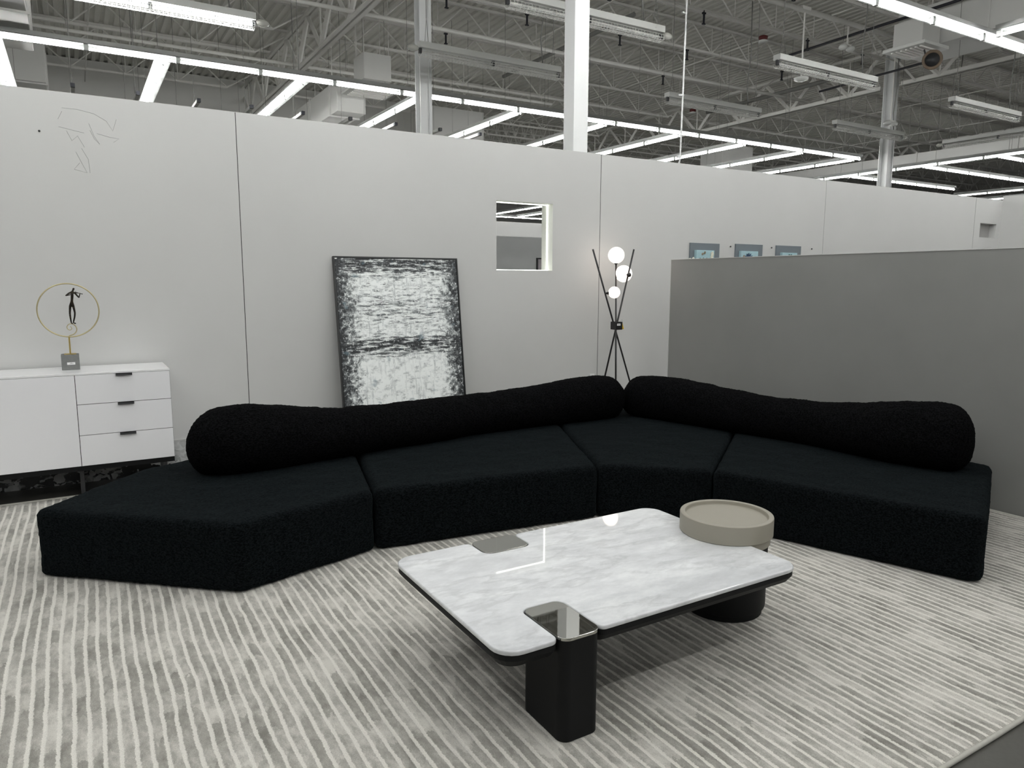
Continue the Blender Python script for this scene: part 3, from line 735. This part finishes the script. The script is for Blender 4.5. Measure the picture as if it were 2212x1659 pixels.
def catmull(P, n):
    out = []
    for i in range(len(P)-1):
        p0, p1, p2, p3 = P[max(i-1,0)], P[i], P[i+1], P[min(i+2,len(P)-1)]
        for j in range(n):
            t = j/n
            out.append([.5*((2*b2)+(-a_+c_)*t+(2*a_-5*b2+4*c_-d_)*t*t+(-a_+3*b2-3*c_+d_)*t**3) for a_, b2, c_, d_ in zip(p0,p1,p2,p3)])
    out.append(list(P[-1])); return out
def bolster(pts, label, capa=.16, capb=.16):
    """pts: x, y, radius along the axis (ends are the tips)"""
    C_ = catmull(pts, 14)
    s = [0]
    for i in range(1, len(C_)): s.append(s[-1]+math.hypot(C_[i][0]-C_[i-1][0], C_[i][1]-C_[i-1][1]))
    Ln = s[-1]; samples = []
    ss = [capa*(1-math.cos(PI/2*i/14)) for i in range(1, 14)] + [capa+(Ln-capa-capb)*i/110 for i in range(111)] + [Ln-capb*(1-math.cos(PI/2*i/14)) for i in range(13, 0, -1)]
    for q in ss:
        k = 0
        while k < len(s)-2 and s[k+1] < q: k += 1
        t = (q-s[k])/(s[k+1]-s[k]); x, y, r = [a_+(b2-a_)*t for a_, b2 in zip(C_[k], C_[k+1])]
        dx, dy = C_[k+1][0]-C_[k][0], C_[k+1][1]-C_[k][1]; l = math.hypot(dx, dy)
        g = 1
        if q < capa: g = max(0., 1-((capa-q)/capa)**2.4)**.42
        if q > Ln-capb: g = max(0., 1-((q-(Ln-capb))/capb)**2.6)**.46
        samples.append((x, y, r, g, dx/l, dy/l))
    n = 40; vs = []
    for (x, y, r, g, tx, ty) in samples:
        zc = SH-.004+r*.91
        rr = r*max(g, .04)
        for j in range(n):
            a_ = 2*PI*j/n; ca, sa = math.cos(a_), math.sin(a_)
            sq = 1.05 if sa > 0 else 1.0
            vs.append((x-ty*ca*rr*1.03, y+tx*ca*rr*1.03, max(zc+sa*rr*sq, SH-.004)))
    fs = [tuple(range(n))]
    m_ = len(samples)
    for i in range(m_-1):
        for j in range(n): fs.append((i*n+j, (i+1)*n+j, (i+1)*n+(j+1)%n, i*n+(j+1)%n))
    fs.append(tuple((m_-1)*n+j for j in range(n))[::-1])
    o = MB().add(vs, fs).build('bolster_cushion', M['bolster'], smooth=True)
    bm = bmesh.new(); bm.from_mesh(o.data); bmesh.ops.recalc_face_normals(bm, faces=bm.faces); bm.to_mesh(o.data); bm.free()
    rm = o.modifiers.new('remesh', 'REMESH'); rm.mode = 'VOXEL'; rm.voxel_size = .012; rm.use_smooth_shade = True
    d1 = o.modifiers.new('dents', 'DISPLACE'); d1.texture = tex2; d1.strength = .022; d1.mid_level = .5
    d2 = o.modifiers.new('fuzz', 'DISPLACE'); d2.texture = tex; d2.strength = .012; d2.mid_level = .5
    return tag(o, label, 'cushion')
bolster([(.585,4.97,.195),(.66,4.92,.208),(.78,4.87,.222),(.95,4.86,.222),(1.25,4.90,.196),(1.58,4.94,.177),(1.93,5.01,.168),(2.3,5.05,.169),(2.62,5.12,.167),(2.93,5.14,.168),(3.36,5.16,.177),(3.68,5.15,.196),(3.95,5.155,.202),(4.12,5.17,.19),(4.25,5.18,.18)],
        'long black bolster back cushion lying on the left side of the sofa', .13, .17)
bolster([(4.39,5.22,.17),(4.42,5.05,.188),(4.455,4.93,.196),(4.508,4.741,.198),(4.574,4.424,.187),(4.638,4.127,.175),(4.697,3.853,.167),(4.769,3.51,.169),(4.795,3.17,.186),(4.80,2.905,.209),(4.85,2.70,.225),(4.90,2.55,.222),(4.955,2.405,.212)],
        'black bolster back cushion lying on the right side of the sofa by the gray wall', .18, .17)

# ------------------------------------------------------------------ coffee table
ct = thing('coffee_table', 'low coffee table with glossy pale marble top and black legs on the rug', 'table', (0,0,0))
TZ = .389; X0, X1, Y0, Y1 = 1.108, 2.602, 1.908, 2.878
n1 = (1.338, 1.508, 1.893, 2.165)      # front leg: x0,x1,y0,y1
n2 = (1.496, 1.728, 2.715, 2.885)      # rear leg
g = .004
def table_outline(ins, cr):
    a0, a1, b0, b1 = X0+ins, X1-ins, Y0+ins, Y1-ins
    P = [(a0,b0),(n1[0]-g-ins*.0,b0),(n1[0]-g,n1[3]+g),(n1[1]+g,n1[3]+g),(n1[1]+g,b0),(a1,b0),(a1,b1),(n2[1]+g,b1),(n2[1]+g,n2[2]-g),(n2[0]-g,n2[2]-g),(n2[0]-g,b1),(a0,b1)]
    R_ = [cr,.03,.04,.04,.03,cr,cr,.03,.045,.045,.03,cr]
    return round_poly(P, R_, 6)
mt = MB(); O1 = table_outline(.0, .085); k = len(O1)
mt.prism(O1, TZ-.019, TZ)
mt.build('marble_top', M['marble'], ct, bevel=.006, seg=3)
ub = MB(); O2 = table_outline(.002, .085); O3 = table_outline(.024, .06)
v = [(x,y,TZ-.020) for x,y in O2]+[(x,y,TZ-.038) for x,y in O2]+[(x,y,TZ-.066) for x,y in O3]
k = len(O2)
f = [tuple(range(k)), tuple(2*k+i for i in range(k))[::-1]]
for l in range(2):
    for i in range(k): f.append((l*k+i, (l+1)*k+i, (l+1)*k+(i+1)%k, l*k+(i+1)%k))
ub.add(v, f); o = ub.build('under_frame', M['lacquer_black'], ct)
for (a0,a1,b0,b1), nmx in ((n1,'front'),(n2,'rear')):
    lg = MB().prism(rrect(a0+.002,a1-.002,b0+.002,b1-.002,.038), 0, TZ-.012).build('leg', M['lacquer_black'], ct, bevel=.002, seg=2)
    MB().prism(rrect(a0,a1,b0,b1,.04), TZ-.012, TZ).build('mirror_cap', M['mirror'], lg, bevel=.0025, seg=3)
cx, cy = 2.658, 2.392
MB().lathe([(.186,0),(.186,.028),(.198,.034),(.2,.045),(.2,.345),(.198,.352)], (cx,cy,0), 64).build('drum_leg', M['lacquer_black'], ct, smooth=True)
# round swivel tray
tr = thing('round_tray', 'round taupe tray with raised rim sitting on the right end of the coffee table', 'tray', (cx, cy, .352))
R = .2215
prof = [(.175,0),(R-.012,0),(R-.002,.008)]
MB().lathe([(R-.03,-.0),(R-.012,.0),(R-.012,.037)], (0,0,0), 64).build('turntable', M['taupe'], tr, smooth=True)
lip = [(.02,.037),(R-.004,.037),(R,.041),(R,.122),(R-.0015,.127),(R-.006,.129),(R-.020,.129),(R-.024,.127),(R-.0255,.122),(R-.0265,.112),(R-.030,.109),(R-.05,.109),(.02,.109)]
o = MB().lathe(lip, (0,0,0), 96).build('tray_body', M['taupe'], tr, smooth=True)
for ob in bpy.data.objects:
    if ob.name.startswith(('tray_body','drum_leg','turntable')):
        md = ob.modifiers.new('es', 'EDGE_SPLIT'); md.split_angle = math.radians(40)

# ------------------------------------------------------------------ sideboard
FY = 6.066
sb = thing('sideboard', 'white gloss sideboard with drawers and black base against the wall at left', 'cabinet', (0,0,0))
CX0, CX1 = -1.99, .570
MB().box(CX0, CX1, FY+.02, 6.575, .242, .915).build('carcass', M['gloss'], sb, bevel=.002)
MB().box(CX0, CX1, FY, 6.58, .917, .931).build('top_panel', M['glosstop'], sb, bevel=.0015)
MB().box(CX0, CX1, FY+.012, FY+.02, .242, .917).build('shadow_gap', M['groove'], sb)
def front(name, x0, x1, z0, z1, handle=True):
    o = MB().box(x0+.002, x1-.002, FY, FY+.016, z0+.002, z1-.002).build(name, M['gloss'], sb, bevel=.001)
    if handle:
        xc = x0+.63*(x1-x0)-.0 if name == 'drawer' else (x0+x1)/2
        xc = .2595 if name == 'drawer' and x0 > -.1 else xc
        MB().box(xc-.054, xc+.054, FY-.018, FY, z1-.004, z1+.001).box(xc-.054, xc+.054, FY-.018, FY-.0145, z1-.018, z1+.001).build('handle', M['handle'], o)
    return o
for z0, z1 in ((.242,.471),(.471,.700),(.700,.917)): front('drawer', -.056, .570, z0, z1)
front('door', -1.02, -.056, .242, .917, False); front('door', -1.98, -1.02, .242, .917, False)
bf = MB().box(CX0+.003, CX1-.003, FY+.006, 6.56, .205, .241)
bf.build('base_frame', M['lacquer_black'], sb)
for lx in (-1.93, -1.0, -.075, .50):
    for ly in (6.24, 6.50):
        MB().box(lx, lx+.028, ly, ly+.028, -.012, .206).build('leg', M['handle'], sb)

# sculpture on the sideboard
sy = 6.375
sg = thing('violinist_sculpture', 'gold ring sculpture of a dark bronze violinist on a gray cube, on the sideboard', 'sculpture', (0,0,0))
cb = MB().box(-.134, -.017, 6.322, 6.432, .931, 1.046).build('cube_base', M['conc'], sg, bevel=.003)
MB().box(-.098, -.046, 6.3205, 6.322, .971, .989).build('price_label', M['label'], cb)
MB().box(-.082, -.056, 6.3198, 6.3205, .9775, .9795).box(-.076, -.066, 6.3198, 6.3205, .983, .985).build('label_print', M['print'], cb)
MB().box(-.113, -.034, sy-.038, sy+.038, 1.046, 1.051).build('mount_plate', M['gold'], sg)
MB().box(-.0775, -.067, sy-.004, sy+.004, 1.051, 1.183).build('stem', M['gold'], sg, bevel=.001)
rc = (-.0615, 1.3755)
MB().tube([(rc[0]+.1985*math.cos(2*PI*i/96), sy, rc[1]+.1985*math.sin(2*PI*i/96)) for i in range(96)], .0050, 8, closed=True).build('ring', M['brass'], sg, smooth=True)
sp = []
key = [(-.072,1.183),(-.058,1.189),(-.040,1.196),(-.024,1.212),(-.018,1.234),(-.024,1.256),(-.038,1.270),(-.054,1.274),(-.070,1.268),(-.080,1.252),(-.076,1.236),(-.062,1.228),(-.050,1.236),(-.052,1.248),(-.058,1.256)]
for q in catmull([(a_,0,b2) for a_, b2 in key], 6): sp.append((q[0], sy, q[2]))
MB().tube(sp, [.0042-.0016*i/len(sp) for i in range(len(sp))], 8).build('scroll', M['brass'], sg, smooth=True)
# the figure: one skinned body
def skin_figure(joints, edges, name, mat, parent, sub=2):
    me = bpy.data.meshes.new(name); names = list(joints)
    me.from_pydata([joints[k][:3] for k in names], [(names.index(a_), names.index(b2)) for a_, b2 in edges], [])
    o = bpy.data.objects.new(name, me); COL.objects.link(o); o.parent = parent; me.materials.append(mat)
    md = o.modifiers.new('skin', 'SKIN'); md.use_smooth_shade = True
    for i, k in enumerate(names):
        r = joints[k][3]; r = r if isinstance(r, tuple) else (r, r)
        me.skin_vertices[0].data[i].radius = r
    me.skin_vertices[0].data[0].use_root = True
    s_ = o.modifiers.new('sub', 'SUBSURF'); s_.levels = sub; s_.render_levels = sub
    return o
J = dict(
 pelvis=(-.038, sy, 1.422, (.0155,.011)), waist=(-.034, sy, 1.452, (.0120,.009)), chest=(-.030, sy, 1.487, (.0170,.011)), neckb=(-.028, sy, 1.510, (.0085,.008)),
 neck=(-.024, sy-.002, 1.520, .0050), head=(-.019, sy-.004, 1.531, (.0075,.0085)), crown=(-.0155, sy-.004, 1.544, (.0058,.0065)),
 lsh=(-.049, sy, 1.503, .0070), lel=(-.073, sy-.010, 1.484, .0048), lwr=(-.040, sy-.022, 1.492, .0036), lha=(-.020, sy-.026, 1.498, .0040),
 rsh=(-.011, sy, 1.503, .0070), rel=(.013, sy-.006, 1.468, .0048), rwr=(.017, sy-.018, 1.488, .0036), rha=(.021, sy-.022, 1.497, .0040),
 lhip=(-.049, sy, 1.408, .0092), lkn=(-.0545, sy-.003, 1.352, .0068), lca=(-.0535, sy, 1.325, .0066), lan=(-.050, sy, 1.281, .0046), lto=(-.043, sy-.018, 1.2765, .0050),
 rhip=(-.028, sy, 1.408, .0092), rkn=(-.0215, sy-.005, 1.355, .0066), rca=(-.025, sy, 1.328, .0062), ran=(-.037, sy, 1.281, .0046), rto=(-.020, sy-.014, 1.2760, .0050))
E2 = [('pelvis','waist'),('waist','chest'),('chest','neckb'),('neckb','neck'),('neck','head'),('head','crown'),('neckb','lsh'),('lsh','lel'),('lel','lwr'),('lwr','lha'),
      ('neckb','rsh'),('rsh','rel'),('rel','rwr'),('rwr','rha'),('pelvis','lhip'),('lhip','lkn'),('lkn','lca'),('lca','lan'),('lan','lto'),('pelvis','rhip'),('rhip','rkn'),('rkn','rca'),('rca','ran'),('ran','rto')]
fig = skin_figure(J, E2, 'violinist_figure', M['bronze'], sg)
vl = MB().ellip((-.010, sy-.026, 1.508), (.012,.009,.0045), 10).ellip((.000, sy-.026, 1.506), (.010,.008,.0042), 10).tube([(.002,sy-.026,1.506),(.034,sy-.026,1.497)], [.0030,.0022], 6).ellip((.035,sy-.026,1.497),(.004,.003,.004),8)
vl.tube([(-.030,sy-.029,1.494),(-.002,sy-.034,1.519)], .0011, 5)
vl.build('violin', M['bronze'], fig, smooth=True)
for nm_, base_, dirs in (('finger', (.021, sy-.024, 1.4985), 1), ('finger', (-.017, sy-.028, 1.499), -1)):
    for i in range(4):
        b0 = Vector(base_)+Vector((.0018*(i-1.5)*dirs, -.001, .0))
        MB().tube([b0, b0+Vector((.0006*dirs,-.0035,.0035)), b0+Vector((.0006*dirs,-.0015,.0068-.0005*i))], [.0011,.0010,.0008], 5).build(nm_, M['bronze'], fig, smooth=True)

# ------------------------------------------------------------------ leaning painting
pt = thing('abstract_painting', 'large black and white abstract painting leaning on the wall behind the sofa', 'painting', (2.030, 6.34, 0))
PW, PH = 1.262, 1.84
lean = math.atan2(6.578-6.34, 1.83)
pt.rotation_euler = (-lean, 0, 0)
fw_, fd = .012, .038
MB().box(0,fw_,0,fd,0,PH).box(PW-fw_,PW,0,fd,0,PH).box(fw_,PW-fw_,0,fd,0,fw_).box(fw_,PW-fw_,0,fd,PH-fw_,PH).build('frame', M['frame'], pt)
cv = MB().add([(fw_+.004,.006,fw_),(PW-fw_-.004,.006,fw_),(PW-fw_-.004,.006,PH-fw_-.003),(fw_+.004,.006,PH-fw_-.003),(fw_+.004,.034,fw_),(PW-fw_-.004,.034,fw_),(PW-fw_-.004,.034,PH-fw_-.003),(fw_+.004,.034,PH-fw_-.003)],
              [(0,1,2,3),(5,4,7,6),(4,0,3,7),(1,5,6,2),(3,2,6,7),(4,5,1,0)])
co = cv.build('canvas', M['canvas'], pt)
ul = co.data.uv_layers.new(name='UVMap')
for poly in co.data.polygons:
    for li in poly.loop_indices:
        p = co.data.vertices[co.data.loops[li].vertex_index].co; ul.data[li].uv = (p.x/PW, p.z/PH)
for xx in (.012, PW-.19): MB().box(xx, xx+.02, -.0015, .006, PH-.026, PH-.017).build('corner_clip', M['label'], pt)

# ------------------------------------------------------------------ three small relief pictures
def petal(mb, c, r, ang, tilt=.5, w=.4):
    d_ = Vector((math.cos(ang), 0, math.sin(ang))); s_ = Vector((-math.sin(ang), 0, math.cos(ang))); o_ = Vector((0,-1,0))
    c = Vector(c); P = []
    for t, ww, oo in ((0,0.12,0),(.35,1,.35),(.7,.8,.6),(1,.05,.7)):
        for s2 in (-1,0,1): P.append(c+d_*r*t+s_*(r*w*ww*s2)+o_*(r*tilt*oo+(.12*r if s2 == 0 else 0)))
    F_ = []
    for i in range(3):
        for j in range(2): F_.append((i*3+j, i*3+j+1, i*3+j+4, i*3+j+3))
    # thickness
    back = [p+Vector((0,.004,0)) for p in P]; nV_ = len(P)
    mb.add(P+back, F_+[tuple(nV_+q for q in f_)[::-1] for f_ in F_]+[(0,3,nV_+3,nV_),(3,6,nV_+6,nV_+3),(6,9,nV_+9,nV_+6),(9,10,nV_+10,nV_+9),(10,11,nV_+11,nV_+10),(11,8,nV_+8,nV_+11),(8,5,nV_+5,nV_+8),(5,2,nV_+2,nV_+5),(2,1,nV_+1,nV_+2),(1,0,nV_,nV_+1)])
    return mb
for i, (x0, x1, zt, c0, c1, cz, lb) in enumerate(((6.487,6.988,2.073,6.555,6.86,1.985,'gray mounted relief picture with cream flowers, left of three on the white wall'),
                                 (7.279,7.782,2.082,7.34,7.657,1.993,'gray mounted relief picture with dark blue flower, middle of three on the white wall'),
                                 (8.054,8.553,2.083,8.13,8.43,1.990,'gray mounted relief picture with a green peak, right of three on the white wall'))):
    t = thing('relief_picture', lb, 'picture', (x0, WY, zt-.55), 0, 'relief pictures on the white wall')
    w_ = x1-x0
    MB().box(0, w_, -.022, 0, 0, .55).build('mount_board', M['mat'], t, bevel=.002)
    zc = cz-(zt-.55); a0, a1 = c0-x0, c1-x0
    MB().box(a0, a1, -.06, -.022, zc-.36, zc).build('canvas_block', M['sky'], t, bevel=.003)
    if i == 0:
        f1 = MB(); 
        for q in range(4): petal(f1, (a1-.055, -.06, zc-.12+.022*q), .045, 1.2+.25*math.sin(q*2.1), .5, .5)
        petal(f1, (a1-.06,-.06,zc-.14), .05, 2.2); f1.build('petals', M['petal'], t)
        f2 = MB(); 
        for q, (ax, az) in enumerate(((.09,-.06),(.14,-.05),(.155,-.035))): petal(f2, (a0+ax,-.06,zc+az), .035, 1.0+.8*q, .4, .4)
        f2.build('twigs', M['twig'], t)
        f3 = MB(); 
        for q in range(5): petal(f3, (a0+.07+.04*q,-.06,zc-.16), .07, 1.9-.25*q, .3, .4)
        f3.build('leaves', M['leafg'], t)
        f4 = MB()
        for q in range(3): petal(f4, (.0+.035*q,-.03,zc-.135), .05, 2.4-.9*q, .4, .5)
        f4.build('white_blossom', M['petal'], t)
    elif i == 1:
        f1 = MB()
        for q in range(7): petal(f1, (a0+.12,-.06,zc-.10), .075, .1+.5*q, .4, .25)
        f1.build('blue_bloom', M['petal_d'], t)
        f2 = MB()
        petal(f2, (a1-.06,-.06,zc-.13), .07, 1.0, .4, .4); petal(f2, (a1-.03,-.06,zc-.13), .07, .75, .4, .35); petal(f2, (a1-.08,-.06,zc-.13), .06, 2.2, .4, .4)
        f2.build('petals', M['petal'], t)
        f3 = MB(); petal(f3, (a0+.055,-.06,zc-.10), .05, 2.0, .4, .45); f3.build('twigs', M['twig'], t)
    else:
        f1 = MB()
        for q in range(4): petal(f1, (a0+.13,-.06,zc-.12), .10, .9+.45*q, .3, .4)
        f1.build('leaves', M['leafg'], t)

# ------------------------------------------------------------------ floor lamp
fl = thing('floor_lamp', 'black three-rod floor lamp with three glowing globes behind the sofa corner', 'lamp', (0,0,0))
def ext(p, q, z):
    t = (z-p[2])/(q[2]-p[2]); return tuple(p[i]+(q[i]-p[i])*t for i in range(3))
rodA = ((4.585,6.05,1.926), (5.405,6.37,.425)); rodB = ((5.19,6.12,1.944), (4.928,6.24,.578)); rodC = ((5.118,6.33,1.80), (4.924,6.05,.541))
rods = []
for p, q in (rodA, rodB, rodC):
    e = ext(p, q, -.010)
    rods.append(MB().tube([p, e], .0095, 10).build('rod', M['blackmetal'], fl, smooth=True))
cn = MB().box(4.995, 5.083, 6.15, 6.25, 1.080, 1.166).build('connector', M['blackmetal'], fl, bevel=.004)
MB().box(5.006, 5.052, 6.148, 6.15, 1.125, 1.148).build('label', M['label'], cn)
MB().box(5.014, 5.042, 6.1472, 6.148, 1.134, 1.137).build('label_print', M['print'], cn)
tg = MB().add([(5.085,6.17,1.165),(5.093,6.168,1.165),(5.118,6.168,1.085),(5.094,6.17,1.083),(5.085,6.172,1.165),(5.093,6.170,1.165),(5.118,6.170,1.085),(5.094,6.172,1.083)],[(0,1,2,3),(7,6,5,4),(0,4,5,1),(1,5,6,2),(2,6,7,3),(3,7,4,0)])
tg.build('hang_tag', M['yellow'], fl)
MB().tube([(5.07,6.17,1.17),(5.085,6.165,1.19),(5.10,6.17,1.18),(5.09,6.17,1.163)], .0015, 4).build('tag_string', M['cable'], fl)
for c_, r_ in (((5.119,6.33,1.886), .089), ((5.179,6.27,1.685), .092), ((4.901,6.08,1.485), .062)):
    MB().sphere(c_, r_, 28).build('globe', M['globe'], fl, smooth=True)
MB().tube([(5.140,6.125,1.672),(5.118,6.118,1.668)], [.024,.020], 14).tube([(5.140,6.125,1.672),(5.162,6.20,1.676)], .01, 8).build('globe_holder', M['blackmetal'], fl, smooth=True)
MB().tube([(4.826,6.14,1.475),(4.848,6.10,1.478)], [.007,.018], 10).build('globe_holder', M['blackmetal'], fl, smooth=True)
MB().tube([(5.117,6.328,1.79),(5.119,6.33,1.808)], .02, 12).build('globe_holder', M['blackmetal'], fl, smooth=True)
# small white outlet plate behind the lamp foot
tag(MB().box(4.98,5.05,WY-.03,WY-.016,.42,.55).build('outlet_plate', M['label'], bevel=.003), 'small white outlet plate low on the wall behind the floor lamp', 'outlet')

# ------------------------------------------------------------------ world, camera, view
w = bpy.data.worlds.new('World'); sc.world = w; w.use_nodes = True
w.node_tree.nodes['Background'].inputs[0].default_value = (.5,.52,.52,1); w.node_tree.nodes['Background'].inputs[1].default_value = .05

cam = bpy.data.cameras.new('Camera'); co = bpy.data.objects.new('Camera', cam); COL.objects.link(co)
F_, pit, rol, yaw = 1560.7, .141279, .00269, .539239
fwd = Vector((math.sin(yaw)*math.cos(pit), math.cos(yaw)*math.cos(pit), -math.sin(pit)))
right = Vector((math.cos(yaw), -math.sin(yaw), 0)); up = right.cross(fwd)
r2 = right*math.cos(rol)+up*math.sin(rol); u2 = -right*math.sin(rol)+up*math.cos(rol)
mat = Matrix((r2, u2, -fwd)).transposed().to_4x4(); mat.translation = Vector((0,0,1.6))
co.matrix_world = mat
cam.sensor_width = 36; cam.sensor_fit = 'HORIZONTAL'; cam.lens = F_/2212*36; cam.clip_end = 200
sc.camera = co
vs_ = sc.view_settings; vs_.view_transform = 'Standard'; vs_.look = 'None'; vs_.gamma = 1; vs_.use_curve_mapping = False
vs_.exposure = 1.17
sc.cycles.use_light_tree = False
sc.cycles.adaptive_threshold = .025
sc.cycles.use_denoising = True
sc.cycles.max_bounces = 6; sc.cycles.diffuse_bounces = 4; sc.cycles.glossy_bounces = 4
sc.cycles.sample_clamp_indirect = 8; sc.cycles.caustics_reflective = False; sc.cycles.caustics_refractive = False
